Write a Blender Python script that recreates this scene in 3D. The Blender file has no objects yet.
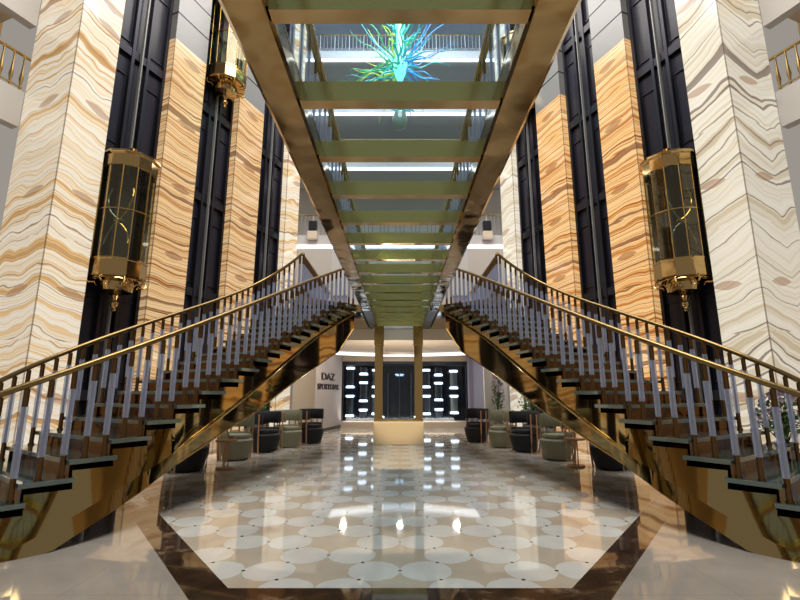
import bpy, bmesh, math, random
from mathutils import Vector, Matrix
R = random.Random(7)
S = bpy.context.scene
C = S.collection
PI = math.pi

# ------------------------------------------------------------------ materials
def new_mat(name):
    m = bpy.data.materials.new(name); m.use_nodes = True
    nt = m.node_tree
    for n in list(nt.nodes): nt.nodes.remove(n)
    out = nt.nodes.new('ShaderNodeOutputMaterial')
    return m, nt, out
def principled(name, col, rough=.5, metal=0, ior=1.5, spec=None, coat=0, emit=None, es=0, bump=None):
    m, nt, out = new_mat(name)
    b = nt.nodes.new('ShaderNodeBsdfPrincipled')
    b.inputs['Base Color'].default_value = (*col, 1); b.inputs['Roughness'].default_value = rough
    b.inputs['Metallic'].default_value = metal; b.inputs['IOR'].default_value = ior
    if spec is not None: b.inputs['Specular IOR Level'].default_value = spec
    b.inputs['Coat Weight'].default_value = coat
    if emit: b.inputs['Emission Color'].default_value = (*emit, 1); b.inputs['Emission Strength'].default_value = es
    if bump:
        sc, st, dist = bump
        tc = nt.nodes.new('ShaderNodeTexCoord'); n = nt.nodes.new('ShaderNodeTexNoise'); n.inputs['Scale'].default_value = sc
        n.inputs['Detail'].default_value = 1
        bp = nt.nodes.new('ShaderNodeBump'); bp.inputs['Strength'].default_value = st; bp.inputs['Distance'].default_value = dist
        nt.links.new(tc.outputs['Object'], n.inputs['Vector']); nt.links.new(n.outputs[0], bp.inputs['Height'])
        nt.links.new(bp.outputs[0], b.inputs['Normal'])
    nt.links.new(b.outputs[0], out.inputs[0])
    return m
class NX:                       # tiny node expression helper
    def __init__(s, nt): s.nt = nt
    def m(s, op, a, b=None, c=None):
        n = s.nt.nodes.new('ShaderNodeMath'); n.operation = op
        for i, v in enumerate((a, b, c)):
            if v is None: continue
            if isinstance(v, (int, float)): n.inputs[i].default_value = v
            else: s.nt.links.new(v, n.inputs[i])
        return n.outputs[0]
    def mix(s, f, a, b):
        n = s.nt.nodes.new('ShaderNodeMix'); n.data_type = 'RGBA'
        for sock, v in ((n.inputs[0], f), (n.inputs[6], a), (n.inputs[7], b)):
            if isinstance(v, tuple): sock.default_value = (*v, 1)
            elif isinstance(v, (int, float)): sock.default_value = v
            else: s.nt.links.new(v, sock)
        return n.outputs[2]
    def noise(s, vec, scale, detail=2, dim='3D', w=None, rough=.5):
        n = s.nt.nodes.new('ShaderNodeTexNoise'); n.noise_dimensions = dim
        n.inputs['Scale'].default_value = scale; n.inputs['Detail'].default_value = detail; n.inputs['Roughness'].default_value = rough
        if vec is not None and dim != '1D': s.nt.links.new(vec, n.inputs['Vector'])
        if w is not None:
            s.nt.links.new(w, n.inputs['W'])
        return n.outputs[0]
    def ramp(s, f, stops):
        n = s.nt.nodes.new('ShaderNodeValToRGB'); e = n.color_ramp.elements
        e[0].position, e[0].color = stops[0][0], (*stops[0][1], 1)
        e[1].position, e[1].color = stops[-1][0], (*stops[-1][1], 1)
        for p, c in stops[1:-1]:
            x = e.new(p); x.color = (*c, 1)
        s.nt.links.new(f, n.inputs[0]); return n.outputs[0]

def onyx(name, stops, freq, tilt, amp, chev, slab, veins, vein_col, strength, seed, knot=(.42, .22, .12)):
    """backlit onyx: strata run across each face, book-matched at the corner (UV u = distance from the corner)"""
    m, nt, out = new_mat(name); X = NX(nt)
    uv = nt.nodes.new('ShaderNodeUVMap'); sp = nt.nodes.new('ShaderNodeSeparateXYZ'); nt.links.new(uv.outputs[0], sp.inputs[0])
    u, z = sp.outputs[0], sp.outputs[1]
    zz = X.m('WRAP', z, slab, 0.0)
    cb = nt.nodes.new('ShaderNodeCombineXYZ')
    nt.links.new(X.m('MULTIPLY', u, .75), cb.inputs[0]); nt.links.new(X.m('MULTIPLY', z, .9), cb.inputs[1]); cb.inputs[2].default_value = seed
    cs = nt.nodes.new('ShaderNodeCombineXYZ')
    nt.links.new(u, cs.inputs[0]); nt.links.new(zz, cs.inputs[1]); cs.inputs[2].default_value = seed
    big = X.noise(cs.outputs[0], .9, 1.5); mid = X.noise(cb.outputs[0], 2.6, 3)
    f = X.m('ADD', z, X.m('MULTIPLY', X.m('SUBTRACT', big, .5), amp))
    f = X.m('ADD', f, X.m('MULTIPLY', X.m('SUBTRACT', mid, .5), amp * .16))
    f = X.m('ADD', f, X.m('MULTIPLY', u, tilt))
    if chev: f = X.m('ADD', f, X.m('MULTIPLY', X.m('ABSOLUTE', X.m('SUBTRACT', u, 1.3)), chev))
    stops = [(p if p in (0, 1) else .5 + (p - .5) * .72, c) for p, c in stops]
    w = X.m('ADD', X.m('MULTIPLY', f, freq), seed * 3.1)
    n1 = X.noise(None, 1, 4, '1D', w, .62)
    n3 = X.noise(None, 1, 3, '1D', X.m('MULTIPLY', w, 4.7), .6)
    col = X.ramp(X.m('ADD', X.m('MULTIPLY', n1, .68), X.m('MULTIPLY', n3, .32)), stops)
    n2 = X.noise(None, 1, 0, '1D', X.m('MULTIPLY', w, .7))
    v = X.m('LESS_THAN', X.m('ABSOLUTE', X.m('SUBTRACT', n2, .5)), veins)
    col = X.mix(X.m('MULTIPLY', v, .75), col, vein_col)
    # lens-shaped knots, one per slab
    du = X.m('DIVIDE', X.m('SUBTRACT', u, .85), .45)
    dz = X.m('DIVIDE', X.m('SUBTRACT', X.m('ADD', zz, X.m('MULTIPLY', u, tilt)), slab * .45 + tilt), .15)
    dd = X.m('ADD', X.m('MULTIPLY', du, du), X.m('ABSOLUTE', dz))
    k = X.m('LESS_THAN', X.m('ADD', dd, X.m('MULTIPLY', mid, .6)), 1.15)
    col = X.mix(X.m('MULTIPLY', k, .6), col, knot)
    # panel joints
    j = X.m('LESS_THAN', X.m('ABSOLUTE', X.m('SUBTRACT', u, .012)), .012)
    col = X.mix(X.m('MULTIPLY', j, .7), col, (.12, .07, .04))
    b = nt.nodes.new('ShaderNodeBsdfPrincipled'); b.inputs['Roughness'].default_value = .15
    bc = X.mix(.62, col, (.0, .0, .0)); nt.links.new(bc, b.inputs['Base Color'])
    nt.links.new(col, b.inputs['Emission Color']); b.inputs['Emission Strength'].default_value = strength
    nt.links.new(b.outputs[0], out.inputs[0]); return m

def clear(name, tint, gloss=(1, 1, 1), rough=.02, ior=1.45, body=None, bodyf=0):
    """thin clear glass: fresnel reflection over tinted transparency"""
    m, nt, out = new_mat(name)
    t = nt.nodes.new('ShaderNodeBsdfTransparent'); t.inputs[0].default_value = (*tint, 1)
    g = nt.nodes.new('ShaderNodeBsdfGlossy'); g.inputs['Color'].default_value = (*gloss, 1); g.inputs['Roughness'].default_value = rough
    lw = nt.nodes.new('ShaderNodeLayerWeight'); lw.inputs[0].default_value = .5; X = NX(nt); f0 = ((ior - 1) / (ior + 1)) ** 2
    fr = X.m('ADD', f0, X.m('MULTIPLY', X.m('POWER', lw.outputs['Facing'], 5.0), 1 - f0))
    mx = nt.nodes.new('ShaderNodeMixShader'); nt.links.new(fr, mx.inputs[0])
    src = t.outputs[0]
    if body:
        d = nt.nodes.new('ShaderNodeBsdfDiffuse'); d.inputs[0].default_value = (*body, 1)
        tl = nt.nodes.new('ShaderNodeBsdfTranslucent'); tl.inputs[0].default_value = (*body, 1)
        a = nt.nodes.new('ShaderNodeAddShader'); nt.links.new(d.outputs[0], a.inputs[0]); nt.links.new(tl.outputs[0], a.inputs[1])
        m2 = nt.nodes.new('ShaderNodeMixShader'); m2.inputs[0].default_value = bodyf
        nt.links.new(t.outputs[0], m2.inputs[1]); nt.links.new(a.outputs[0], m2.inputs[2]); src = m2.outputs[0]
    nt.links.new(src, mx.inputs[1]); nt.links.new(g.outputs[0], mx.inputs[2])
    nt.links.new(mx.outputs[0], out.inputs[0]); return m
def glow(name, col, s):
    m, nt, out = new_mat(name); e = nt.nodes.new('ShaderNodeEmission')
    e.inputs[0].default_value = (*col, 1); e.inputs[1].default_value = s; nt.links.new(e.outputs[0], out.inputs[0]); return m

GOLD = principled('gold_mirror', (.46, .31, .13), .07, 1, bump=(1.3, .25, .05))
GIRD = principled('girder_gold', (.34, .225, .10), .09, 1, bump=(2.5, .3, .05))
HULL = principled('bronze_mirror', (.37, .275, .125), .05, 1, bump=(.9, .18, .05))
BRASS = principled('brass', (.50, .34, .13), .18, 1)
BRASSD = principled('dark_brass', (.15, .085, .035), .3, 1)
RAIL = principled('rail_brass', (.26, .18, .075), .32, 1)
BEAMG = principled('beam_olive', (.58, .53, .21), .13, .75, bump=(2.2, .2, .05))  # green reflection on the gold beam sides, put into their base colour
BEAMB = principled('beam_gold', (.40, .26, .12), .1, 1, bump=(1.5, .2, .05))
DARKM = principled('black_metal', (.02, .02, .028), .3, .6)
SHAFT = principled('shaft_black', (.012, .012, .022), .25, 0, spec=.25)
SHAFT2 = principled('shaft_frame', (.022, .022, .032), .3, .7)
GREYP = principled('grey_panel', (.20, .20, .20), .4, .2)
WHITE = principled('white_paint', (.44, .43, .43), .5)
BEIGE = principled('beige_paint', (.56, .47, .37), .6)
WARM = principled('warm_plaster', (.48, .32, .15), .6)
MEZZ = principled('mezzanine_plaster', (.40, .37, .34), .6)
TAUPE = principled('taupe_paint', (.36, .32, .31), .6)
MAUVE = principled('mauve_paint', (.22, .21, .28), .5)
CEIL = principled('ceiling_blue_grey', (.40, .44, .56), .6)
STONE = principled('balcony_stone', (.50, .48, .47), .5)
WOOD = principled('oak', (.48, .26, .13), .4)
SAGE = principled('sage_fabric', (.27, .27, .19), .85)
BLACKF = principled('black_fabric', (.014, .015, .02), .8)
CREAM = principled('cream_stone', (.75, .56, .34), .25, coat=.4)
LETTER = principled('letter_brown', (.035, .015, .012), .4)
BGLASS = clear('bridge_glass', (.80, .90, .97), (.85, 1, .92), .02, 1.5)
CARG = clear('lift_glass', (.66, .68, .55), (1, .93, .7), .04, 1.75)
SHOPG = clear('shop_glass', (.7, .76, .82), (1, 1, 1), .01, 1.35)
ACRY = clear('acrylic', (.84, .88, .95), (.9, .94, 1), .08, 1.9, (.50, .58, .82), .32)
TREAD = principled('tread_glass', (.035, .06, .055), .06, .0, spec=.9, coat=.6)
TEDGE = principled('tread_edge', (.16, .21, .20), .08, .3, coat=.6)
RISER = principled('riser_mirror', (.15, .085, .04), .1, 1, bump=(3, .5, .05))
LED = glow('led', (1, .97, .95), 4)
LEDS = glow('led_soft', (1, .97, .95), 1.7)
CAPL = glow('tube_light', (.95, .97, 1), 4)
DAY = glow('daylight_pane', (1, .96, .88), 1.6)
BLK = principled('shop_black', (.008, .009, .014), .15)
TUBE = principled('display_tube', (.05, .05, .055), .35)
TUBEW = principled('display_tube_pale', (.42, .38, .32), .4)
LEAF = principled('leaf', (.05, .11, .03), .5)
PETAL = principled('petal', (.33, .25, .33), .6)
POT = principled('pot', (.12, .1, .1), .3)

CREAMS = [(0, (.40, .20, .07)), (.30, (.62, .36, .15)), (.40, (.86, .58, .28)), (.47, (.92, .80, .60)), (.54, (.98, .93, .82)), (.62, (.88, .62, .34)), (.70, (.95, .85, .68)), (1, (.6, .38, .2))]
ORANGES = [(0, (.13, .035, .01)), (.33, (.38, .12, .03)), (.42, (.74, .33, .09)), (.49, (.88, .52, .19)), (.55, (.93, .68, .38)), (.62, (.80, .40, .12)), (.72, (.90, .6, .3)), (1, (.25, .08, .02))]
TANS = [(0, (.16, .06, .03)), (.33, (.40, .17, .06)), (.42, (.74, .40, .15)), (.49, (.86, .57, .27)), (.55, (.93, .72, .44)), (.62, (.74, .42, .16)), (.72, (.85, .62, .4)), (1, (.26, .12, .05))]
PALES = [(0, (.42, .32, .22)), (.34, (.68, .57, .40)), (.46, (.84, .77, .62)), (.55, (.93, .88, .76)), (.66, (.78, .69, .52)), (1, (.6, .52, .4))]
ONY_L1 = onyx('onyx_cream', CREAMS, 2.0, .26, .8, 0, 2.7, .007, (.30, .15, .08), .57, 1.3)
ONY_R1 = onyx('onyx_pale', PALES, 1.7, -.05, .6, -.42, 2.9, .014, (.16, .11, .09), .59, 4.1)
ONY_L = onyx('onyx_tan', TANS, 5.4, .06, .4, 0, 2.4, .022, (.16, .06, .03), .55, 2.2, (.3, .12, .06))
ONY_R = onyx('onyx_orange', ORANGES, 5.2, .06, .4, 0, 2.4, .022, (.17, .05, .02), .72, 5.3, (.3, .1, .03))
ONY_L4 = onyx('onyx_blond', CREAMS, 2.4, -.2, .9, 0, 2.6, .008, (.35, .16, .06), .62, 6.6)
ONY_R4 = onyx('onyx_ivory', PALES, 1.5, .2, .9, 0, 2.6, .008, (.4, .3, .2), .66, 7.7)

def floor_pattern():
    m, nt, out = new_mat('circle_marble'); X = NX(nt)
    tc = nt.nodes.new('ShaderNodeTexCoord'); sp = nt.nodes.new('ShaderNodeSeparateXYZ'); nt.links.new(tc.outputs['Object'], sp.inputs[0])
    a = .42; h = a * math.sqrt(3)
    x = sp.outputs[0]; y = X.m('SUBTRACT', sp.outputs[1], 4.42)
    def grid(px, py, ox, oy):
        dx = X.m('WRAP', X.m('SUBTRACT', x, ox), px / 2, -px / 2); dy = X.m('WRAP', X.m('SUBTRACT', y, oy), py / 2, -py / 2)
        return X.m('SQRT', X.m('ADD', X.m('MULTIPLY', dx, dx), X.m('MULTIPLY', dy, dy)))
    def tri(px, py): return X.m('MINIMUM', grid(px, py, 0, 0), grid(px, py, px / 2, py / 2))
    site = tri(a, h); sup = tri(3 * a, h); half = tri(a / 2, h / 2)
    white = X.m('MULTIPLY', X.m('LESS_THAN', site, a * .497), X.m('GREATER_THAN', sup, a * .52))
    dot = X.m('MULTIPLY', X.m('LESS_THAN', half, .017), X.m('MULTIPLY', X.m('GREATER_THAN', site, a * .3), X.m('GREATER_THAN', sup, a * .6)))
    n = X.noise(tc.outputs['Object'], 1.6, 5)
    wc = X.ramp(n, [(.3, (.54, .54, .52)), (.6, (.66, .66, .635))]); bc = X.ramp(n, [(.3, (.44, .37, .29)), (.65, (.53, .465, .38))])
    col = X.mix(dot, X.mix(white, bc, wc), (.06, .045, .035))
    b = nt.nodes.new('ShaderNodeBsdfPrincipled'); b.inputs['Roughness'].default_value = .045; b.inputs['IOR'].default_value = 2.2
    nt.links.new(col, b.inputs['Base Color']); nt.links.new(b.outputs[0], out.inputs[0]); return m
def marble(name, stops, scale, joints=True, ior=2.6):
    m, nt, out = new_mat(name); X = NX(nt)
    tc = nt.nodes.new('ShaderNodeTexCoord'); n = X.noise(tc.outputs['Object'], scale, 6, rough=.65); col = X.ramp(n, stops)
    if joints:
        sp = nt.nodes.new('ShaderNodeSeparateXYZ'); nt.links.new(tc.outputs['Object'], sp.inputs[0])
        for i in (0, 1):
            d = X.m('ABSOLUTE', X.m('WRAP', sp.outputs[i], .6, -.6)); col = X.mix(X.m('MULTIPLY', X.m('LESS_THAN', d, .004), .5), col, (.2, .17, .14))
    b = nt.nodes.new('ShaderNodeBsdfPrincipled'); b.inputs['Roughness'].default_value = .04; b.inputs['IOR'].default_value = ior
    nt.links.new(col, b.inputs['Base Color']); nt.links.new(b.outputs[0], out.inputs[0]); return m
FL1 = floor_pattern()
FL2 = marble('dark_emperador', [(.3, (.018, .011, .008)), (.55, (.055, .032, .02)), (.62, (.2, .13, .08)), (.66, (.05, .03, .02))], 2.5, False)
FL3 = marble('cream_marble', [(.3, (.24, .22, .20)), (.6, (.33, .305, .28))], .7)

# ------------------------------------------------------------------ mesh helpers
def link(name, me, m, parent=None, loc=(0, 0, 0), rz=0):
    o = bpy.data.objects.new(name, me); C.objects.link(o)
    if m is not None:
        for k in (m if isinstance(m, (list, tuple)) else [m]): me.materials.append(k)
    o.location = loc; o.rotation_euler = (0, 0, rz)
    if parent: o.parent = parent
    return o
class MB:
    def __init__(s): s.v = []; s.f = []; s.mi = []; s.uv = {}
    def face(s, pts, mi=0, uv=None):
        b = len(s.v); s.v += [tuple(p) for p in pts]; s.f.append(tuple(range(b, b + len(pts)))); s.mi.append(mi)
        if uv: s.uv[len(s.f) - 1] = uv
    def box(s, x0, x1, y0, y1, z0, z1, mi=0):
        b = len(s.v)
        s.v += [(x, y, z) for z in (z0, z1) for y in (y0, y1) for x in (x0, x1)]
        for f in ((0, 2, 3, 1), (4, 5, 7, 6), (0, 1, 5, 4), (2, 6, 7, 3), (0, 4, 6, 2), (1, 3, 7, 5)):
            s.f.append(tuple(b + i for i in f)); s.mi.append(mi)
        return s
    def obox(s, o, ax, ay, x0, x1, y0, y1, z0, z1, mi=0):       # box in a rotated plan frame
        b = len(s.v)
        for z in (z0, z1):
            for y in (y0, y1):
                for x in (x0, x1): s.v.append((o[0] + ax[0] * x + ay[0] * y, o[1] + ax[1] * x + ay[1] * y, z))
        for f in ((0, 2, 3, 1), (4, 5, 7, 6), (0, 1, 5, 4), (2, 6, 7, 3), (0, 4, 6, 2), (1, 3, 7, 5)):
            s.f.append(tuple(b + i for i in f)); s.mi.append(mi)
        return s
    def tube(s, pts, r, n=8, mi=0, cap=True):
        pts = [Vector(p) for p in pts]; rs = r if isinstance(r, (list, tuple)) else [r] * len(pts)
        b = len(s.v); up = Vector((0, 0, 1))
        for i, p in enumerate(pts):
            t = (pts[min(i + 1, len(pts) - 1)] - pts[max(i - 1, 0)]).normalized()
            a = t.cross(up)
            if a.length < .05: a = t.cross(Vector((0, 1, 0)))
            a.normalize(); c = t.cross(a)
            for k in range(n):
                q = 2 * PI * k / n; s.v.append(tuple(p + (a * math.cos(q) + c * math.sin(q)) * rs[i]))
        for i in range(len(pts) - 1):
            for k in range(n):
                k2 = (k + 1) % n; s.f.append((b + i * n + k, b + i * n + k2, b + (i + 1) * n + k2, b + (i + 1) * n + k)); s.mi.append(mi)
        if cap:
            s.f.append(tuple(b + k for k in range(n))[::-1]); s.f.append(tuple(b + (len(pts) - 1) * n + k for k in range(n))); s.mi += [mi, mi]
        return s
    def lathe(s, prof, n=24, c=(0, 0), mi=0, a0=0, a1=2 * PI, phase=0):
        full = abs(a1 - a0 - 2 * PI) < 1e-6; b = len(s.v); cols = n if full else n + 1
        for (r, z) in prof:
            for k in range(cols):
                q = a0 + (a1 - a0) * k / n + phase; s.v.append((c[0] + r * math.cos(q), c[1] + r * math.sin(q), z))
        for i in range(len(prof) - 1):
            for k in range(n):
                k2 = (k + 1) % cols; s.f.append((b + i * cols + k, b + i * cols + k2, b + (i + 1) * cols + k2, b + (i + 1) * cols + k)); s.mi.append(mi)
        return s
    def build(s, name, m, parent=None, loc=(0, 0, 0), rz=0, smooth=False, merge=True, bevel=0):
        me = bpy.data.meshes.new(name); me.from_pydata(s.v, [], s.f)
        for p, k in zip(me.polygons, s.mi): p.material_index = k
        if s.uv:
            ul = me.uv_layers.new(name='UVMap')
            for fi, uv in s.uv.items():
                for li, c in zip(me.polygons[fi].loop_indices, uv): ul.data[li].uv = c
        else:
            bm = bmesh.new(); bm.from_mesh(me)
            if merge: bmesh.ops.remove_doubles(bm, verts=bm.verts, dist=1e-5)
            bmesh.ops.recalc_face_normals(bm, faces=bm.faces)
            bm.to_mesh(me); bm.free()
        if smooth:
            for p in me.polygons: p.use_smooth = True
            me.set_sharp_from_angle(angle=math.radians(40))
        o = link(name, me, m, parent, loc, rz)
        if bevel:
            md = o.modifiers.new('bevel', 'BEVEL'); md.width = bevel; md.segments = 2; md.limit_method = 'ANGLE'
        return o
def empty(name, loc=(0, 0, 0), rz=0, label=None, cat=None, group=None):
    o = bpy.data.objects.new(name, None); C.objects.link(o); o.location = loc; o.rotation_euler = (0, 0, rz); o.empty_display_size = .2
    return tag(o, label, cat, group)
def tag(o, label=None, cat=None, group=None, kind=None):
    if label: o['label'] = label
    if cat: o['category'] = cat
    if group: o['group'] = group
    if kind: o['kind'] = kind
    return o
def struct(o, label=None):
    o['kind'] = 'structure'
    if label: o['label'] = label
    return o
def copy_tree(o, parent=None, loc=None, rz=None):
    c = o.copy(); C.objects.link(c); c.parent = parent
    if loc is not None: c.location = loc
    if rz is not None: c.rotation_euler = (0, 0, rz)
    for ch in list(o.children): copy_tree(ch, c)
    return c

# ------------------------------------------------------------------ floor
fb = MB()
p_in = [(-1.26, 3.72), (-4.4, 7.89), (-4.4, 22), (4.4, 22), (4.4, 7.89), (1.26, 3.72)]
fb.face([(x, y, 0) for x, y in p_in][::-1], 0)
band = [(-1.42, 3.47), (-4.67, 7.79), (-4.67, 22), (-4.4, 22), (-4.4, 7.89), (-1.26, 3.72)]
fb.face([(x, y, 0) for x, y in band][::-1], 1); fb.face([(-x, y, 0) for x, y in band], 1)
fb.face([(-1.42, 3.47, 0), (1.42, 3.47, 0), (1.26, 3.72, 0), (-1.26, 3.72, 0)], 1)
fb.face([(-16, -9, 0), (-1.42, 3.47, 0), (-4.67, 7.79, 0), (-4.67, 22, 0), (-16, 22, 0)][::-1], 2)
fb.face([(16, -9, 0), (1.42, 3.47, 0), (4.67, 7.79, 0), (4.67, 22, 0), (16, 22, 0)], 2)
fb.face([(-16, -9, 0), (16, -9, 0), (1.42, 3.47, 0), (-1.42, 3.47, 0)], 2)
o = fb.build('floor', [FL1, FL2, FL3]); struct(o)

# ------------------------------------------------------------------ staircases
ZD = 3.5; HR = .98; Z0 = .349
BB = [(-3.669, 4.179), (-2.023, 5.885), (-2.223, 8.757), (-1.064, 10.945)]
AA = [(-5.267, 5.752), (-3.589, 5.714), (-4.01, 11.112), (-2.214, 10.0)]
def bez(P, t):
    q = 1 - t; return tuple(q**3 * P[0][i] + 3 * t * q * q * P[1][i] + 3 * t * t * q * P[2][i] + t**3 * P[3][i] for i in (0, 1))
def zl(t): return Z0 + (ZD - Z0) * t
NS = 19; RISE = (ZD - Z0) / NS; DT = 1 / NS
def interp(t, tab):
    if t <= tab[0][0]: return tab[0][1]
    for (a, u), (b, v) in zip(tab, tab[1:]):
        if t <= b: return u + (v - u) * (t - a) / (b - a)
    return tab[-1][1]
DBOT = [(0, .62), (.1, .60), (.2, .63), (.3, .66), (.42, .72), (.5, .8), (.62, .83), (.8, .92), (.93, .95), (1, .6)]
DTOP = [(0, .40), (.27, .48), (.47, .41), (.75, .27), (1, .22)]
def make_baluster_meshes():
    out = []
    for k in (0, 1):
        h = HR + (-RISE * .25 if k == 0 else RISE * .25) + .02
        m = MB().tube([(0, 0, 0), (0, 0, h)], .013, 8)
        m.tube([(0, 0, 0), (0, 0, .02)], .034, 10); m.tube([(0, 0, .02), (0, 0, .21)], .025, 10); m.tube([(0, 0, h - .20), (0, 0, h - .035)], .025, 10)
        m.tube([(0, 0, h - .035), (0, 0, h)], .012, 8)
        a = MB().tube([(0, 0, .21), (0, 0, h - .20)], .031, 12); a.tube([(0, 0, h * .5), (0, 0, h * .5 + .012)], .033, 12)
        mo = []
        for bld, nm, mt in ((m, 'baluster', BRASSD), (a, 'acrylic_sleeve', ACRY)):
            ob = bld.build(nm, mt, smooth=True); mo.append(ob.data); bpy.data.objects.remove(ob)
        out.append((h, mo))
    return out
BALM = make_baluster_meshes()
def put_baluster(parent, x, y, z, k):
    b = bpy.data.objects.new('baluster', BALM[k][1][0]); C.objects.link(b); b.parent = parent; b.location = (x, y, z)
    a = bpy.data.objects.new('acrylic_sleeve', BALM[k][1][1]); C.objects.link(a); a.parent = b; a['label'] = 'clear acrylic sleeve around the brass baluster'
def inset(P, Q, d):       # move P towards Q by d
    v = Vector(Q) - Vector(P); v.normalize(); return (P[0] + v.x * d, P[1] + v.y * d)
def staircase(sx, label):
    root = empty('staircase', label=label, cat='staircase', group='pair of curved grand staircases')
    F = lambda p, z: (sx * p[0], p[1], z)
    # body with saw-tooth top, vertical fascia, lower mirror hull
    m = MB(); hull = MB(); bead = []; bead2 = []; beadA = []
    i0 = -2
    sub = 5
    for i in range(i0, NS):
        zt = zl(i * DT) + RISE / 2 - .11
        for j in range(sub):
            t0 = (i + j / sub) * DT; t1 = (i + (j + 1) / sub) * DT
            secs = []
            for t in (t0, t1):
                B = bez(BB, t); A = bez(AA, t)
                ztop = zt; mean = zl(t); zm = max(.0, mean - interp(t, DTOP)); zb = max(.0, mean - interp(t, DBOT))
                zm = min(zm, ztop - .01); zb = min(zb, zm)
                fl = .55 * max(0, .30 - t) / .30                      # the lowest steps flare outwards towards the floor
                off = lambda z: .03 - fl * max(0, mean - z)
                Bi = inset(B, A, off(zm)); Bb = inset(B, A, off(zb) + (.08 * (zm - zb) if t > .22 else 0)); Ai = inset(A, B, .02)
                secs.append((F(inset(B, A, off(ztop)), ztop), F(Bi, zm), F(Bb, zb), F(Ai, zb), F(Ai, ztop)))
            a, b = secs
            for q in range(4):
                tgt = hull if q in (1, 2) else m
                if (Vector(a[q]) - Vector(a[q + 1])).length + (Vector(b[q]) - Vector(b[q + 1])).length > 1e-4:
                    tgt.face([a[q], b[q], b[q + 1], a[q + 1]], 0)
            m.face([a[4], b[4], b[0], a[0]])
        # end faces between steps
        B = bez(BB, (i + 1) * DT); A = bez(AA, (i + 1) * DT)
        z2 = zt + RISE
        if i < NS - 1: m.face([F(inset(B, A, .03), zt), F(inset(B, A, .03), z2), F(inset(A, B, .02), z2), F(inset(A, B, .02), zt)])
    m.build('stringer', HULL, root, smooth=True); hull.build('soffit_panel', HULL, root, smooth=True)
    for k in range(0, 41):
        t = -.02 + 1.02 * k / 40; B = bez(BB, t); A = bez(AA, t); zm = zl(t) - interp(t, DTOP); zb = zl(t) - interp(t, DBOT)
        if t > .24: bead.append(F(inset(B, A, .01), zm))
        if zb > .02 and t > .2: bead2.append(F(inset(B, A, .02 + .10 * (zm - zb)), zb))
    MB().tube(bead, .016, 8).build('trim_bead', BRASS, root, smooth=True)
    MB().tube(bead2, .012, 8).build('trim_bead', BRASS, root, smooth=True)
    # treads, risers
    for i in range(i0, NS):
        zt = zl(i * DT) + RISE / 2
        t0, t1 = i * DT - .18 * DT, (i + 1) * DT + .02 * DT
        tm = MB(); ps = []
        for t in (t0, (t0 + t1) / 2, t1):
            B = bez(BB, t); A = bez(AA, t); ps.append((inset(B, A, -.07), inset(A, B, -.05)))
        top = [F(p[0], zt) for p in ps] + [F(p[1], zt) for p in ps[::-1]]
        bot = [(x, y, z - .045) for x, y, z in top]
        tm.face(top, 0); tm.face(bot[::-1], 1)
        for q in range(6): tm.face([top[q], bot[q], bot[(q + 1) % 6], top[(q + 1) % 6]], 1)
        tm.build('tread', [TREAD, TEDGE], root, bevel=.004)
        r = MB(); B = bez(BB, i * DT); A = bez(AA, i * DT)
        zb = max(0.001, zt - RISE)
        r.face([F(inset(B, A, .06), zb), F(inset(A, B, .05), zb), F(inset(A, B, .05), zt - .045), F(inset(B, A, .06), zt - .045)])
        v = Vector(bez(BB, i * DT + .02)) - Vector(B); v.normalize(); v *= -.012
        for f in list(r.f): r.face([(r.v[q][0] + sx * v.x, r.v[q][1] + v.y, r.v[q][2]) for q in f])
        r.build('riser', RISER, root)
    # railings
    for P, Q in ((BB, AA), (AA, BB)):
        pts = []
        for k in range(61):
            t = -2.2 * DT + (1 + 2.2 * DT) * k / 60; p = inset(bez(P, t), bez(Q, t), .02); pts.append(F(p, zl(t) + HR + .02))
        MB().tube(pts, .031, 10).build('handrail', RAIL, root, smooth=True)
        for i in range(i0, NS):
            for k in (0, 1):
                t = (i + .25 + .5 * k) * DT; p = inset(bez(P, t), bez(Q, t), .02)
                put_baluster(root, sx * p[0], p[1], zl(i * DT) + RISE / 2, k)
    return root
staircase(1, 'curved mirror-gold staircase with acrylic balusters rising from the left of the hall')
staircase(-1, 'curved mirror-gold staircase with acrylic balusters rising from the right of the hall')

# ------------------------------------------------------------------ landing
ld = empty('landing', (0, 0, 0), label='gold-edged landing where both staircases meet at the far end of the bridge', cat='landing')
Af, Bf = bez(AA, 1), bez(BB, 1)
pl = [(Af[0] - .05, Af[1]), (Bf[0], Bf[1]), (-.94, Bf[1]), (-.94, 14.0), (-2.3, 14.0)]
for sx in (1, -1):
    m = MB(); top = [(sx * x, y, ZD) for x, y in pl]; bot = [(x, y, ZD - .18) for x, y, z in top]
    m.face(top); m.face(bot[::-1])
    for q in range(5): m.face([top[q], bot[q], bot[(q + 1) % 5], top[(q + 1) % 5]])
    m.build('deck_wing', GOLD, ld)
    n = 30; a = (Af[0], Af[1] + .06)
    for k in range(n):
        y = a[1] + (13.85 - a[1]) * k / (n - 1); put_baluster(ld, sx * (Af[0] + .02), y, ZD, 0)
    hz = BALM[0][0] + ZD
    MB().tube([(sx * (Af[0] + .02), Af[1] - .02, ZD + HR + .02), (sx * (Af[0] + .02), Af[1] + .1, hz), (sx * (Af[0] + .02), 14, hz)], .033, 10).build('handrail', RAIL, ld, smooth=True)

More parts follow.
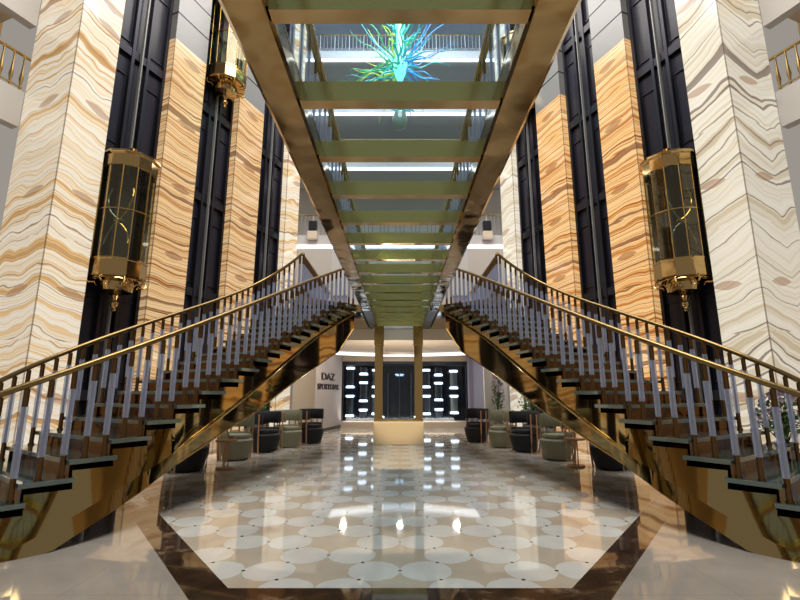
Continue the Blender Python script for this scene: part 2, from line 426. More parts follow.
# ------------------------------------------------------------------ bridge
br = empty('glass_bridge', (0, 6, ZD), label='overhead glass-floored bridge with mirror-gold side girders and cross beams', cat='bridge')
def bp(o): o.parent = br; o.location = tuple(Vector(o.location) - Vector((0, 6, ZD))); return o
Y0 = -2.5
for sx in (1, -1):
    prof = [(.935, ZD + .06), (.935, ZD - .12), (.90, ZD - .16), (.70, ZD - .16), (.68, ZD - .14), (.68, ZD + .03), (.74, ZD + .06)]
    for nm, ya, yb, mt in (('girder', Y0, 10.9, GIRD), ('girder_end', 10.9, 14.0, DARKM)):  # far end in black metal: a dark reflection put into the colour
        m = MB(); n = len(prof); N = 24 if nm == 'girder' else 4
        for k in range(N):
            y0, y1 = ya + (yb - ya) * k / N, ya + (yb - ya) * (k + 1) / N
            for q in range(n):
                a, b = prof[q], prof[(q + 1) % n]
                m.face([(sx * a[0], y0, a[1]), (sx * b[0], y0, b[1]), (sx * b[0], y1, b[1]), (sx * a[0], y1, a[1])])
        m.face([(sx * x, ya, z) for x, z in prof]); m.face([(sx * x, yb, z) for x, z in prof][::-1])
        bp(m.build(nm, mt))
    MB_rail = MB().tube([(sx * .79, Y0, ZD + HR + .06), (sx * .79, 13.95, ZD + HR + .06)], .036, 10)
    bp(MB_rail.build('handrail', BRASS, smooth=True))
    for k in range(46):
        y = .6 + k * .29
        b = bpy.data.objects.new('baluster', BALM[0][1][0]); C.objects.link(b); b.location = (sx * .79, y, ZD + .05); b.scale = (.6, .6, 1); bp(b)
        a = bpy.data.objects.new('acrylic_sleeve', BALM[0][1][1]); C.objects.link(a); a.parent = b; a['label'] = 'clear acrylic sleeve around the brass baluster'
k = 0
y = 2.03 - .755 * 6
while y < 13.9:
    m = MB()
    y1 = y + .095; z0, z1 = ZD - .16, ZD - .012
    m.face([(-.68, y, z0), (.68, y, z0), (.68, y1, z0), (-.68, y1, z0)], 0)
    m.face([(-.68, y, z0), (-.68, y, z1), (.68, y, z1), (.68, y, z0)], 1)
    m.face([(-.68, y1, z0), (.68, y1, z0), (.68, y1, z1), (-.68, y1, z1)], 1)
    m.face([(-.68, y, z1), (-.68, y1, z1), (.68, y1, z1), (.68, y, z1)], 1)
    bp(m.build('cross_beam', [BEAMB, BEAMG]))
    g = MB().box(-.68, .68, y + .012, y + .755 - .012, ZD - .01, ZD + .01)
    bp(g.build('glass_panel', BGLASS)); y += .755

# pedestal and the two posts
pd = MB().box(-.74, .66, 13.15, 13.95, 0, .62).build('pedestal', CREAM, bevel=.02)
tag(pd, 'low cream stone block carrying the two gold posts under the bridge', 'pedestal')
for x, w in ((-.61, 'left'), (.53, 'right')):
    t = empty('gold_post', (x, 13.5, .62), label='square mirror-gold post on the stone block, the %s of the two' % w, cat='post', group='gold posts under the bridge')
    MB().box(-.12, .12, -.12, .12, 0, 2.14).build('shaft', GOLD, t, bevel=.008)
    MB().box(-.14, .14, -.14, .14, 2.14, 2.72).build('capital', BRASS, t, bevel=.01)
    MB().box(-.13, .13, -.13, .13, 0, .05).build('base', BRASS, t, bevel=.008)
gp = empty('display_case', (-.04, 13.55, .62), label='dark glass display panel standing between the two gold posts', cat='display case')
MB().box(-.42, .42, -.02, .02, .06, 1.62).build('glass_panel', SHOPG, gp)
MB().box(-.44, .44, -.035, .035, 0, .06).build('bottom_frame', BRASS, gp)
MB().box(-.44, .44, -.035, .035, 1.62, 1.66).build('top_frame', TUBE, gp)

# ------------------------------------------------------------------ facade: columns, shafts, lifts
def frame(sx):
    return (lambda p: (sx * (-7.87 + .36 * p), 14 + .93 * p)), (sx * .36, .93), (sx * -.93, .36)   # origin fn, along, inward-depth direction
TOPZ = 22.5
def column(sx, p0, p1, z_on, mat, label, group):
    P, al, de = frame(sx); D = 1.97; L = p1 - p0
    o = P(p0); t = empty('onyx_column', (o[0], o[1], 0), label=label, cat='column', group=group)
    pt = lambda a, d, z: (al[0] * a + de[0] * d, al[1] * a + de[1] * d, z)
    def shell(z0, z1, g=0.):
        m = MB(); n = max(1, 1)
        def wall(a0, d0, a1, d1, u0, u1):
            m.face([pt(a0, d0, z0), pt(a1, d1, z0), pt(a1, d1, z1), pt(a0, d0, z1)], 0, [(u0, z0), (u1, z0), (u1, z1), (u0, z1)])
        wall(0, 0, L, 0, 0, L); wall(0, D, 0, 0, D, 0); wall(L, 0, L, D, 0, D); wall(L, D, 0, D, 0, L)
        m.face([pt(0, 0, z1), pt(L, 0, z1), pt(L, D, z1), pt(0, D, z1)], 0, [(0, 0)] * 4)
        m.face([pt(0, 0, z0), pt(0, D, z0), pt(L, D, z0), pt(L, 0, z0)], 0, [(0, 0)] * 4)
        return m
    shell(0, z_on).build('onyx_cladding', mat, t)
    if z_on < TOPZ - .1:
        shell(z_on, TOPZ).build('grey_head', GREYP, t)
        z = z_on + 1.05
        while z < 20:
            m = MB()
            m.obox((0, 0), al, de, -.012, L + .01, -.012, .03, z, z + .035); m.obox((0, 0), al, de, -.012, .03, -.012, D, z, z + .035)
            m.build('panel_joint', SHAFT, t); z += 1.05
    return t
COLS = [(-3.09, -1.92), (0, 1.45), (3.33, 4.93), (6.89, 7.95)]
for sx, mats, side in ((1, (ONY_L1, ONY_L, ONY_L, ONY_L4), 'left'), (-1, (ONY_R1, ONY_R, ONY_R, ONY_R4), 'right')):
    desc = {1: ['broad cream and amber onyx column with brown knots, nearest on the left', 'tan striped backlit onyx column behind the nearest lift on the left', 'tan striped onyx column, third from the front on the left', 'blond onyx column farthest back on the left, beside the rear balconies'],
            -1: ['broad pale onyx column with thin grey chevron veins, nearest on the right', 'bright orange striped onyx column behind the nearest lift on the right', 'orange striped onyx column, third from the front on the right', 'ivory onyx column farthest back on the right, beside the rear balconies']}[sx]
    for i, (a, b) in enumerate(COLS):
        column(sx, a, b, TOPZ if i in (0, 3) else 13.62, mats[i], desc[i], 'backlit onyx columns on the %s' % side)
GAPS = [(-1.92, 0), (1.45, 3.33), (4.93, 6.89)]
for sx, side in ((1, 'left'), (-1, 'right')):
    P, al, de = frame(sx)
    for gi, (a, b) in enumerate(GAPS):
        o = P(a); L = b - a
        t = empty('lift_shaft', (o[0], o[1], 0), label='black panelled lift shaft on the %s, %s' % (side, ['between the first and second onyx columns', 'between the second and third onyx columns', 'between the third and farthest onyx columns'][gi]), cat='lift shaft', group='black lift shafts between the columns')
        MB().obox((0, 0), al, de, 0, L, .42, .6, 0, TOPZ).build('back_panel', SHAFT, t)
        for q in (.05, L * .36, L * .64, L - .05):
            MB().obox((0, 0), al, de, q - .05, q + .05, .28, .42, 0, TOPZ).build('guide_rail', SHAFT2, t)
        MB().obox((0, 0), al, de, L * .5 - .02, L * .5 + .02, .2, .3, 0, TOPZ).build('cable_rail', GREYP, t)
        z = 1.2; n = 0
        while z < TOPZ - 1:
            MB().obox((0, 0), al, de, 0, L, .3, .42, z, z + .28).build('cross_panel', SHAFT2, t)
            m = MB()
            for (q0, q1) in ((.12, L * .36 - .08), (L * .64 + .08, L - .12)):
                for (u0, u1, w0, w1) in ((q0, q1, z + .5, z + .53), (q0, q1, z + 2.9, z + 2.93), (q0, q0 + .025, z + .5, z + 2.93), (q1 - .025, q1, z + .5, z + 2.93)):
                    m.obox((0, 0), al, de, u0, u1, .38, .42, w0, w1)
            m.build('door_frame', SHAFT2, t); z += 3.6
def lift(x, y, zb, label):
    t = empty('panoramic_lift', (x, y, zb), label=label, cat='lift', group='glass and gold panoramic lifts'); H = 3.75; r = .72; n = 12
    MB().lathe([(r, .5), (r, H - .42)], n, phase=.3).build('glass_wall', CARG, t)
    MB().lathe([(0, 0), (r + .02, 0), (r + .03, .04), (r + .02, .46), (r + .035, .48), (r + .035, .53), (r - .03, .53)], n, phase=.3).build('lower_gold_band', GOLD, t)
    MB().lathe([(r - .03, H - .46), (r + .02, H - .44), (r + .02, H - .1), (r + .09, H - .06), (r + .09, H), (.3, H + .1), (0, H + .1)], n, phase=.3).build('upper_gold_band', GOLD, t)
    for k in range(n):
        q = .3 + 2 * PI * k / n
        MB().tube([(r * math.cos(q), r * math.sin(q), .5), (r * math.cos(q), r * math.sin(q), H - .4)], .016, 6).build('mullion', BRASS, t)
    MB().lathe([(r - .004, H * .52), (r + .02, H * .52), (r + .02, H * .52 + .03), (r - .004, H * .52 + .03)], n, phase=.3).build('middle_band', BRASS, t)
    MB().box(-.28, .28, -.05, .05, .53, H - .46).build('mirror_panel', principled_inner, t, rz=.6)
    # scrolled interior ornament
    for s_ in (1, -1):
        pts = [(s_ * .25 * math.cos(a) + s_ * .1, -.3 + .05 * math.sin(2 * a), 1.0 + 1.6 * (a / (2.2 * PI)) + .25 * math.sin(a)) for a in [2.2 * PI * i / 24 for i in range(25)]]
        MB().tube(pts, .025, 6).build('interior_scroll', BRASS if s_ > 0 else TEDGE, t, smooth=True)
    m = MB().lathe([(.95 * r, 0), (.98 * r, -.06), (.62 * r, -.1), (.62 * r, -.16), (.58 * r, -.34), (.30 * r, -.42), (.10, -.46), (.05, -.6), (.10, -.66), (.10, -.74), (.04, -.82), (.07, -.88), (0, -.95)], 20)
    m.build('pendant', GOLD, t, smooth=True)
    for k in range(8):
        q = 2 * PI * k / 8; c, s_ = math.cos(q), math.sin(q)
        MB().tube([(c * rr, s_ * rr, zz) for rr, zz in ((.72, .02), (.78, -.08), (.70, -.15), (.56, -.13), (.5, -.22))], [.02, .028, .025, .02, .012], 6).build('scroll_bracket', BRASS, t, smooth=True)
    MB().lathe([(.3, H + .1), (.22, H + .2), (.06, H + .22), (.05, H + .34), (.1, H + .4), (0, H + .47)], 14).build('finial', BRASS, t, smooth=True)
    return t
principled_inner = principled('lift_inner', (.03, .03, .045), .35, .2)
for sx, side in ((1, 'left'), (-1, 'right')):
    P, al, de = frame(sx)
    c = P(-1.08); lift(c[0] - de[0] * .05, c[1] - de[1] * .05, 4.6, 'glass and gold panoramic lift car low in the nearest shaft on the %s' % side)
P, al, de = frame(1); c = P(2.4); lift(c[0] - de[0] * .12, c[1] - de[1] * .12, 13.3, 'gold-based lift car high up in the second shaft on the left')
P, al, de = frame(-1); c = P(5.9); lift(c[0] - de[0] * .12, c[1] - de[1] * .12, 14.4, 'gold-based lift car high up in the rear shaft on the right, half behind the bridge')

# ------------------------------------------------------------------ side balconies nearest the camera
for sx, side in ((1, 'left'), (-1, 'right')):
    P, al, de = frame(sx); o = P(-3.09); o = (o[0] + de[0] * 1.98, o[1] + de[1] * 1.98)
    m = MB().obox(o, al, de, -14, .6, 3.2, 3.4, 0, TOPZ); struct(m.build('wall_' + side, WARM))
    for lv, z in enumerate((8.8, 12.1)):
        t = empty('balcony', (o[0], o[1], z), label='%s stone balcony beside the nearest onyx column on the %s' % (['lower white', 'upper white'][lv], side), cat='balcony', group='side balconies')
        MB().obox((0, 0), al, de, -11, -.02, .0, .3, .0, 1.1).build('fascia', STONE, t)
        MB().obox((0, 0), al, de, -11, -.02, .3, 3.15, .75, 1.05).build('floor_slab', BEIGE, t)
        MB().tube([(al[0] * q + de[0] * .12, al[1] * q + de[1] * .12, 2.25) for q in (-11, .1)], .045, 8).build('handrail', BRASS, t)
        MB().tube([(al[0] * q + de[0] * .12, al[1] * q + de[1] * .12, 1.25) for q in (-11, -.05)], .025, 8).build('bottom_rail', BRASS, t)
        for k in range(40):
            q = -.1 - k * .26; x, y = al[0] * q + de[0] * .12, al[1] * q + de[1] * .12
            MB().lathe([(.03, 1.1), (.03, 1.35), (.055, 1.5), (.03, 1.75), (.02, 2.0), (.03, 2.24)], 8, (x, y)).build('baluster', BRASS, t, smooth=True)

# ------------------------------------------------------------------ back of the hall: rear balconies, mezzanine, ceilings
YB = 22.0
struct(MB().box(-7, 7, YB + 3.0, YB + 3.2, 0, TOPZ).build('wall_back', WHITE))
struct(MB().box(-16, 16, -9, YB + 3.2, TOPZ, TOPZ + .2).build('ceiling', CEIL))
def rear_balcony(z, label, planter):
    t = empty('balcony', (0, YB, z), label=label, cat='balcony', group='rear balconies')
    MB().box(-6, 6, 0, .35, 0, .62).build('fascia', WHITE, t)
    MB().box(-6, 6, .35, 2.95, .3, .55).build('floor_slab', WHITE, t)
    MB().box(-5.4, 5.4, -.06, .0, -.06, .08).build('light_strip', LED, t)
    MB().tube([(-6, .15, 1.75), (6, .15, 1.75)], .04, 8).build('handrail', BRASS, t)
    for k in range(61):
        x = -6 + .2 * k; MB().box(x - .02, x + .02, .13, .17, .62, 1.74).build('baluster', GREYP if k % 4 else WHITE, t)
    return t
ZB = (8.55, 12.75, 15.9, 19.15)
for i, z in enumerate(ZB):
    t_ = rear_balcony(z, ['lowest rear balcony above the landing with a lit edge', 'second rear balcony above the landing', 'third rear balcony above the landing', 'topmost rear balcony, seen through the bridge glass'][i], True)
    for sx, side in ((1, 'left'), (-1, 'right')):
        if i == 0:
            bx = MB().box(-.2, .2, -.30, -.04, .15, .65).build('planter', DARKM, t_, loc=(sx * -4.35, -.02, .62), bevel=.02); bx['label'] = 'dark square planter'; MB().box(-.24, .24, -.3, -.04, -.25, .12).build('bracket', BEIGE, bx)
# wall behind the landing and doorway
for i, (x0, x1) in enumerate(((-5.4, -3.4), (-2.6, 2.6), (3.4, 5.4))):
    struct(MB().box(x0, x1, YB + .1, YB + .3, ZD, ZB[0]).build('wall_mezzanine' if i == 0 else 'wall_mezzanine_%d' % (i + 1), MEZZ))
for i, sx in enumerate((-1, 1)):
    d = empty('door_%d' % (i + 1), (sx * 3.0, YB + .2, ZD)); struct(d)
    MB().box(-.4, .4, -.03, .03, 0, 2.6).build('door_leaf', MAUVE, d)
    MB().box(-.4, .4, -.1, .1, 2.6, ZB[0] - ZD).build('door_head', WHITE, d)
sl = MB().box(-3.8, 3.8, 16.7, YB + 3, ZD - .16, ZD); sl.box(-2.3, 2.3, 14.0, 16.7, ZD - .16, ZD)
struct(sl.build('floor_mezzanine', WHITE))
# low ceiling under the mezzanine, with bulkhead and curved cove light
struct(MB().box(-3.0, 3.0, 14.02, YB, 2.98, 3.32).build('ceiling_lobby', BEIGE))
cv = empty('cove_light', (0, 0, 2.9), label='bright curved cove light in the low ceiling before the bar front', cat='light')
m = MB()
N = 24
def arc(u, o): return (-2.55 + 5.4 * u, 18.6 + .7 * (1 - (2 * u - 1)**2) * 0 - .9 * (2 * u - 1)**2 + o)
for k in range(N):
    u0, u1 = k / N, (k + 1) / N; a, b, c, d = arc(u0, 0), arc(u1, 0), arc(u1, .8), arc(u0, .8)
    for z in (0.0, .06): m.face([(a[0], a[1], z), (b[0], b[1], z), (c[0], c[1], z), (d[0], d[1], z)])
    m.face([(a[0], a[1], 0), (b[0], b[1], 0), (b[0], b[1], .06), (a[0], a[1], .06)])
    m.face([(d[0], d[1], 0), (c[0], c[1], 0), (c[0], c[1], .06), (d[0], d[1], .06)])
m.build('diffuser', LEDS, cv)
# name strip on the bulkhead
tag(MB().box(-.62, .55, 17.2, 17.24, 2.80, 2.88).build('sign_strip', TAUPE), 'thin grey strip hanging from the low ceiling between the gold posts', 'sign')
tag(bpy.data.objects['sign_strip'])
MB_h = MB().tube([(-.5, 0, 0), (-.5, 0, .12)], .008, 6); MB_h.tube([(.45, 0, 0), (.45, 0, .12)], .008, 6)
o = MB_h.build('hanger', BRASS, bpy.data.objects['sign_strip'], loc=(0, 17.22, 2.87))

# ------------------------------------------------------------------ bar front
def wallseg(name, a, b, z0, z1, th, mat):
    v = Vector((b[0] - a[0], b[1] - a[1])); L = v.length; v.normalize()
    return MB().obox(a, (v.x, v.y), (-v.y, v.x), 0, L, 0, th, z0, z1).build(name, mat)
struct(wallseg('wall_sign', (-3.0, 16.6), (-2.45, 19.8), 0.12, 2.98, .2, TAUPE))
struct(wallseg('baseboard_sign', (-2.99, 16.55), (-2.44, 19.8), 0, .12, .2, BLK))
struct(MB().box(2.85, 3.35, 19.3, 19.9, 0, 2.98).build('wall_pier', MAUVE))
struct(wallseg('wall_right_return', (3.0, 19.4), (3.35, 16.8), 0, 2.98, .2, MAUVE))
sf = empty('bar_front', (0, 19.8, 0), label='black glazed bar front beyond the gold posts, lined with light tubes', cat='shopfront')
MB().box(-2.5, 2.86, -.1, .3, 0, .25).build('curb', BEIGE, sf)
MB().box(-2.45, 2.85, .5, .55, .25, 2.98).build('backdrop', BLK, sf)
MB().box(-2.45, 2.85, 0, .02, .25, 2.55).build('glazing', SHOPG, sf)
MB().box(-2.45, 2.85, -.05, .5, 2.55, 2.72).build('head_rail', SHAFT2, sf)
MB().box(-2.45, 2.85, -.02, .5, 2.72, 2.98).build('transom', BEIGE, sf)
for x in (-2.43, -.86, .78, 2.83): MB().box(x - .03, x + .03, -.03, .05, .25, 2.55).build('mullion', DARKM, sf)
MB().lathe([(.55, .25), (.55, 2.2)], 16, (-.02, .0), a0=PI, a1=2 * PI).build('curved_door', SHOPG, sf)
for x in (-.5, -.02, .46): MB().box(x - .02, x + .02, -.35, -.31, .25, 2.2).build('door_stile', TUBE, sf)
def zs(py, Y=19.9):
    yc = (300 - py) / 460; c, s_ = .9802, .1981
    return 1.4 + Y * (s_ + yc * c) / (c - yc * s_)
TB = {-2.13: [(367, 388), (395, 417)], -1.56: [(357, 375), (381.5, 402), (409, 424)], -1.02: [(369, 388), (395, 415)], 1.12: [(369, 388), (395, 415)], 1.65: [(357, 376), (382, 401), (408.5, 424)], 2.3: [(370, 389), (395, 414)]}
names = {-2.13: 'leftmost column', -1.56: 'second column from the left', -1.02: 'column just left of the gold posts', 1.12: 'column just right of the gold posts', 1.65: 'second column from the right', 2.3: 'rightmost column'}
for x, lst in TB.items():
    for i, (a, b) in enumerate(lst):
        za, zb = min(zs(a), 2.5), max(zs(b), .3)
        wh = ['topmost', 'middle', 'lowest'][i] if len(lst) == 3 else ['upper', 'lower'][i]
        t = empty('tube_lamp', (x, 20.02, zb), label='%s tube lamp, %s of the bar front' % (wh, names[x]), cat='lamp', group='tube lamps in the bar front')
        h = za - zb
        MB().lathe([(.0, .02), (.15, .02), (.15, h - .02), (0, h - .02)], 16).build('tube', TUBEW if x == 2.3 else TUBE, t, smooth=True)
        if a > 360: MB().lathe([(.15, h - .10), (.19, h - .05), (.17, h), (0, h)], 16).build('top_glow', CAPL, t)
        if b < 420: MB().lathe([(0, 0), (.17, 0), (.19, .05), (.15, .10)], 16).build('bottom_glow', CAPL, t)
t = empty('pendant_lamp', (-.02, 20.05, 2.1), label='small glowing bowl lamp behind the curved glass door', cat='lamp')
MB().lathe([(0, 0), (.15, .02), (.2, .1), (.12, .08), (0, .05)], 16).build('bowl', CAPL, t)
MB().tube([(0, 0, .05), (0, 0, .88)], .006, 5).build('stem', TUBE, t)
# lettering
def letters(txt, q0, q1, z0, z1, label):
    cu = bpy.data.curves.new('lettering', 'FONT'); cu.body = txt; cu.size = 1; cu.extrude = .02; cu.offset = .004
    o = bpy.data.objects.new('tmp', cu); C.objects.link(o)
    me = bpy.data.meshes.new_from_object(o); bpy.data.objects.remove(o)
    xs = [v.co.x for v in me.vertices]; ys = [v.co.y for v in me.vertices]; x0, x1, y0, y1 = min(xs), max(xs), min(ys), max(ys)
    al = Vector((.55, 3.2, 0)).normalized(); nn = Vector((al.y, -al.x, 0))
    base = Vector((-3.0, 16.6, 0))
    for v in me.vertices:
        q = q0 + (q1 - q0) * (v.co.x - x0) / (x1 - x0); z = z0 + (z1 - z0) * (v.co.y - y0) / (y1 - y0); d = .02 + v.co.z
        v.co = base + al * q + nn * d + Vector((0, 0, z))
    o = link('lettering', me, LETTER); tag(o, label, 'lettering', 'bar name lettering')
letters('DAZ', .61, 2.16, 1.89, 2.15, 'dark raised letters DAZ on the taupe wall beside the bar front')
letters('SPORTS BAR', .21, 2.71, 1.53, 1.74, 'dark raised letters SPORTS BAR below the word DAZ on the taupe wall')
# ground floor side walls with bright windows
for sx, side in ((-1, 'left'), (1, 'right')):
    x0, x1 = (-3.8, -3.0) if sx < 0 else (3.0, 3.8)
    struct(MB().box(x0, x1, 16.6, 16.8, 0, ZD - .16).build('wall_ground_' + side, BEIGE if sx < 0 else WHITE))

# ------------------------------------------------------------------ seating
def make_chair(fab, label):
    t = empty('lounge_chair', label=label, cat='chair')
    MB().lathe([(0, .02), (.26, .02), (.28, .06), (.345, .32), (.35, .40), (.30, .44), (0, .44)], 24).build('seat_drum', fab, t, smooth=True)
    MB().lathe([(0, .44), (.27, .44), (.30, .47), (.29, .52), (0, .53)], 24).build('seat_cushion', fab, t, smooth=True)
    def ring(r0, r1, z0, z1, a0, a1):
        m = MB(); n = 20; P = [(r0, z0 + .02), (r0, z1 - .02), (r0 + .015, z1), (r1 - .015, z1), (r1, z1 - .02), (r1, z0 + .02), (r1 - .015, z0), (r0 + .015, z0), (r0, z0 + .02)]
        m.lathe(P, n, a0=a0, a1=a1)
        for a in (a0, a1): m.face([(r * math.cos(a), r * math.sin(a), z) for r, z in P[:-1]])
        return m
    ring(.31, .38, .66, .95, math.radians(65), math.radians(295)).build('back_band', fab, t, smooth=True)
    ring(.32, .37, .42, .56, math.radians(75), math.radians(285)).build('arm_band', fab, t, smooth=True)
    for k in range(9):
        a = math.radians(76 + 26 * k); c, s_ = math.cos(a), math.sin(a)
        MB().tube([(.36 * c, .36 * s_, 0), (.385 * c, .385 * s_, .3), (.395 * c, .395 * s_, .90)], .019, 6).build('slat', WOOD, t, smooth=True)
    return t
protoB = make_chair(BLACKF, None); protoS = make_chair(SAGE, None)
def fpt(px, py):
    yc = (300 - py) / 460; dz = .1981 + yc * .9802; dy = .9802 - yc * .1981; t = 1.4 / -dz
    return (px - 400) / 460 * t, dy * t
first = {'B': True, 'S': True}
for px, py, k, fac, lab in (
    (187, 473, 'B', 50, 'black tub chair half hidden under the left staircase, nearest on the left'),
    (236, 461, 'S', 50, 'sage green tub chair on the left between two black chairs, second from the front'),
    (266, 453, 'B', 50, 'black slatted tub chair on the left, third from the front'),
    (289, 448, 'S', 50, 'sage green tub chair on the left, fourth from the front'),
    (312, 444, 'B', 50, 'black slatted tub chair on the left, farthest back beside the lettered wall'),
    (476, 443, 'B', 130, 'black slatted tub chair on the right, farthest back beside the flowers'),
    (501, 448, 'S', 130, 'sage green tub chair on the right, fourth from the front'),
    (524, 453, 'B', 130, 'black slatted tub chair on the right, third from the front'),
    (557, 461, 'S', 130, 'sage green tub chair on the right between two black chairs, second from the front'),
    (611, 471, 'B', 130, 'black tub chair half hidden under the right staircase, nearest on the right')):
    x, y = fpt(px, py); x *= 1.03; y += .25
    rz = math.radians(0 if x < 0 else 180) - math.radians(25) * (1 if x < 0 else -1)
    pr = protoB if k == 'B' else protoS
    if first[k]: o = pr; o.location = (x, y, 0); o.rotation_euler = (0, 0, rz); first[k] = False
    else: o = copy_tree(pr, None, (x, y, 0), rz)
    tag(o, lab, 'chair', 'tub chairs on the left' if x < 0 else 'tub chairs on the right')
def side_table(x, y, label):
    t = empty('side_table', (x, y, 0), label=label, cat='table', group='round side tables')
    MB().lathe([(0, 0), (.16, 0), (.17, .015), (.16, .03), (0, .03)], 20).build('base', WOOD, t, smooth=True)
    for a in (0, 2.1, 4.2): MB().tube([(.05 * math.cos(a), .05 * math.sin(a), .03), (.05 * math.cos(a), .05 * math.sin(a), .5)], .012, 6).build('leg', WOOD, t)
    MB().lathe([(0, .5), (.2, .5), (.21, .515), (.2, .53), (0, .53)], 24).build('tabletop', WOOD, t, smooth=True)
x, y = fpt(225, 469); side_table(x, y, 'small wooden side table in front of the sage chair on the left')
x, y = fpt(577, 467); side_table(x, y + .05, 'small wooden side table between sage and black chairs on the right')

# ------------------------------------------------------------------ plants
def plant(x, y, h, w, pot_h, nleaf, npet, label, seed, name='flower_arrangement', cat='flowers'):
    rr = random.Random(seed); t = empty(name, (x, y, 0), label=label, cat=cat)
    MB().lathe([(0, 0), (.14, 0), (.2, pot_h * .5), (.15, pot_h * .9), (.19, pot_h), (.15, pot_h), (.13, pot_h * .85), (0, pot_h * .85)], 20).build('vase', POT, t, smooth=True)
    lf = MB(); pt = MB(); st = MB()
    for i in range(nleaf):
        a = rr.uniform(0, 2 * PI); el = rr.uniform(.1, 1.4); rad = rr.uniform(.3, 1)
        c = Vector((math.cos(a) * w * rad * math.cos(el), math.sin(a) * w * rad * math.cos(el), pot_h + (h - pot_h) * (.1 + .85 * rad * math.sin(el))))
        d = Vector((rr.uniform(-1, 1), rr.uniform(-1, 1), rr.uniform(-.4, 1))).normalized(); sidev = d.cross(Vector((rr.uniform(-1, 1), .3, .5))).normalized()
        L = .13; lf.face([c, c + d * L * .5 + sidev * .035, c + d * L, c + d * L * .5 - sidev * .035])
        if i % 8 == 0: st.tube([(0, 0, pot_h * .85), tuple(c * .5 + Vector((0, 0, pot_h * .5))), tuple(c)], .006, 4)
    for i in range(npet):
        a = rr.uniform(0, 2 * PI); el = rr.uniform(.2, 1.5)
        c = Vector((math.cos(a) * w * .95 * math.cos(el), math.sin(a) * w * .95 * math.cos(el), pot_h + (h - pot_h) * (.15 + .85 * math.sin(el))))
        for q in range(5):
            d = Vector((math.cos(q * 1.257), -.4, math.sin(q * 1.257))).normalized(); s_ = d.cross(Vector((0, 1, 0))).normalized()
            pt.face([c, c + d * .03 + s_ * .022, c + d * .055, c + d * .03 - s_ * .022])
    tag(lf.build('foliage', LEAF, t, merge=False), kind='stuff'); tag(pt.build('blossoms', PETAL, t, merge=False), kind='stuff'); st.build('stems', LEAF, t)
plant(6.35, 7.9, 1.42, .42, .6, 260, 60, 'large vase of purple flowers and dark leaves beyond the right staircase', 3)
plant(3.35, 16.1, 2.3, .22, .5, 200, 90, 'tall slim flower column beside the bar front on the right', 4)
plant(4.3, 15.9, 1.9, .35, .4, 220, 0, 'leafy green potted plant under the right staircase near the windows', 5, 'potted_plant', 'plant')
plant(-4.55, 15.6, 1.5, .3, .4, 200, 0, 'leafy green potted plant under the left staircase near the windows', 6, 'potted_plant', 'plant')

# ------------------------------------------------------------------ chandelier
ch = empty('glass_chandelier', (0, 18, 12.6), label='blue and green blown-glass chandelier of curling tendrils seen through the bridge', cat='chandelier')
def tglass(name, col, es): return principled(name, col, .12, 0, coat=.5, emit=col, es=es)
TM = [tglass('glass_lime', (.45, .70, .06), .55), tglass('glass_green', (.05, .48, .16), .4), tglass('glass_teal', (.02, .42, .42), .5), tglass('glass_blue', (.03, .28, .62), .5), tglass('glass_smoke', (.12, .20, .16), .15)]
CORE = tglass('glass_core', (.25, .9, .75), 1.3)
MB().lathe([(0, 2.2), (.12, 2.3), (.3, 2.8), (.34, 3.2), (.2, 3.6), (.26, 4.1), (.17, 4.6), (.24, 5.1), (.15, 5.6), (.2, 6.1), (.05, 6.6), (0, 6.6)], 14).build('glowing_core', CORE, ch, smooth=True)
MB().tube([(0, 0, 7.1), (0, 0, TOPZ - 12.6)], .03, 8).build('cable', DARKM, ch)
MB().tube([(0, 0, 2.0), (0, 0, .4)], .03, 8).build('lower_rod', DARKM, ch)
MB().lathe([(0, -.15), (.22, 0), (.34, .35), (.26, .7), (0, .8)], 14).build('lower_pod', TM[4], ch, smooth=True)
for i in range(100):
    burst = i < 62; low = i >= 84
    a = R.uniform(0, 2 * PI)
    if burst: z = 3.1 + R.uniform(-.3, .3); L = R.uniform(1.4, 2.8); up = R.uniform(-.75, 1.25)
    elif low: z = R.uniform(.9, 1.7); L = R.uniform(.8, 1.5); up = R.uniform(-.1, .8)
    else: z = R.uniform(3.6, 6.0); L = R.uniform(.7, 1.3); up = R.uniform(0, 1.3)
    pts = []; ph = R.uniform(0, 6); wv = R.uniform(.05, .13)
    for k in range(15):
        u = k / 14; rr = .15 + L * u * math.cos(up * .6); b = a + .35 * u * math.sin(ph); q = wv * min(1, u * 3)
        pts.append((rr * math.cos(b) + q * math.sin(9 * u + ph) * math.sin(b), rr * math.sin(b) - q * math.sin(9 * u + ph) * math.cos(b), z + up * L * u + q * math.cos(10 * u + ph)))
    x = math.cos(a); w = R.random()
    if low: mt = TM[4] if w < .5 else TM[2]
    elif burst: mt = (TM[0] if w < .5 else TM[1] if w < .8 else TM[2]) if x < -.15 else (TM[3] if w < .7 else TM[2]) if x > .15 else (TM[2] if w < .5 else TM[1])
    else: mt = TM[0] if x < 0 and w < .8 else TM[1] if w < .5 else TM[2]
    MB().tube(pts, [.045 * (1 - .9 * (k / 14)) + .004 for k in range(15)], 6).build('tendril', mt, ch, smooth=True)

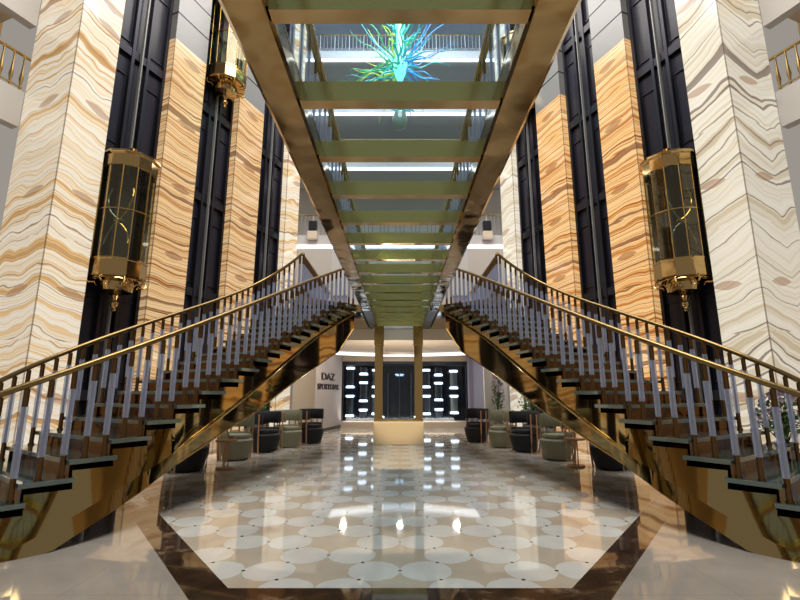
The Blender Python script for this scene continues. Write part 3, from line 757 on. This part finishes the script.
# ------------------------------------------------------------------ downlights in the high ceiling
LP = [(x, y) for y in (-4, 1, 6, 10, 13.5, 17, 20) for x in (-6.5, -3.2, 0.9, 3.2, 6.5)]
dl = None
def make_dl():
    t = empty('downlight', (0, 0, TOPZ)); MB().lathe([(0, -.02), (.16, -.02)], 14).build('lens', LED, t); MB().lathe([(.16, -.03), (.2, -.03), (.2, 0), (.16, 0)], 14).build('trim_ring', WHITE, t); return t
rows = ['nearest', 'second', 'third', 'fourth', 'fifth', 'sixth', 'rearmost']; cols = ['far left', 'inner left', 'middle', 'inner right', 'far right']
for i, (x, y) in enumerate(LP):
    if dl is None: dl = make_dl(); o = dl; o.location = (x, y, TOPZ)
    else: o = copy_tree(dl, None, (x, y, TOPZ))
    tag(o, 'round downlight in the high ceiling, %s row, %s' % (rows[i // 5], cols[i % 5]), 'downlight', 'downlights in the high ceiling')

# ------------------------------------------------------------------ light
def area(name, loc, rot, sx, sy, e, col=(1, .93, .82)):
    l = bpy.data.lights.new(name, 'AREA'); l.shape = 'RECTANGLE'; l.size = sx; l.size_y = sy; l.energy = e; l.color = col
    o = bpy.data.objects.new(name, l); C.objects.link(o); o.location = loc; o.rotation_euler = rot; return o
area('ceiling_light', (0, 5, TOPZ - .3), (0, 0, 0), 12, 12, 5000)
area('ceiling_light', (0, 17, TOPZ - .3), (0, 0, 0), 8, 6, 1100)
for x in (-1.9, 0, 1.9): area('lobby_fill', (x, 16.6, 2.95), (0, 0, 0), .16, .16, 32, (1, .9, .75))  # fill added for the dim area under the mezzanine, no fittings modelled
for x in (-1, 1): area('rear_fill', (x * 4.9, 23.6, 8.0), (0, 0, 0), 1.5, .5, 160, (1, .93, .84))  # fill added to light the ground area at the back
area('atrium_fill', (0, 13, TOPZ - .4), (math.radians(58), 0, 0), 9, 1.2, 1500, (.82, .88, 1))  # added flood aimed back to lift the rear wall and balcony soffits
area('curb_up_fill', (0, 19.5, .3), (PI * .86, 0, 0), 4.6, .3, 45, (1, .9, .78))  # unseen fill added to brighten the low lobby ceiling from below
area('lobby_up_fill', (-.04, 14.2, .7), (PI, 0, 0), 1.2, .3, 70, (1, .88, .72))  # second added fill lifting the lobby ceiling, behind the pedestal
for x in (-1.0, .92):
    q = bpy.data.lights.new('floor_up_fill', 'SPOT'); q.energy = 160; q.color = (1, .88, .7); q.spot_size = math.radians(80); q.spot_blend = .8  # invented upward spots that brighten the bulkhead face, no real fitting
    o = bpy.data.objects.new('floor_up_fill', q); C.objects.link(o); o.location = (x, 12.4, .05); o.rotation_euler = (math.radians(158), 0, 0)
sl_ = bpy.data.lights.new('pedestal_spot_fill', 'SPOT'); sl_.energy = 800; sl_.color = (1, .85, .62); sl_.spot_size = math.radians(26); sl_.spot_blend = .6; sl_.shadow_soft_size = .05  # spot added under the bridge to brighten the pedestal front
o = bpy.data.objects.new('pedestal_spot_fill', sl_); C.objects.link(o); o.location = (0, 8.6, 3.3); o.rotation_euler = (math.atan2(4.9, 2.3), 0, 0)
w = bpy.data.worlds.new('world'); S.world = w; w.use_nodes = True
w.node_tree.nodes['Background'].inputs[0].default_value = (.80, .74, .66, 1); w.node_tree.nodes['Background'].inputs[1].default_value = .4

# ------------------------------------------------------------------ camera
cam = bpy.data.cameras.new('camera'); co = bpy.data.objects.new('camera', cam); C.objects.link(co)
cam.sensor_width = 36; cam.lens = 36 * 460 / 800; cam.clip_end = 200
co.location = (0, 0, 1.4); co.rotation_euler = (PI / 2 + math.atan(93 / 460), 0, 0)
S.camera = co
S.view_settings.view_transform = 'Standard'; S.view_settings.look = 'None'; S.view_settings.gamma = 1; S.view_settings.exposure = 0
S.view_settings.use_curve_mapping = False
S.cycles.max_bounces = 10; S.cycles.transparent_max_bounces = 24; S.cycles.glossy_bounces = 6
S.cycles.caustics_reflective = False; S.cycles.caustics_refractive = False
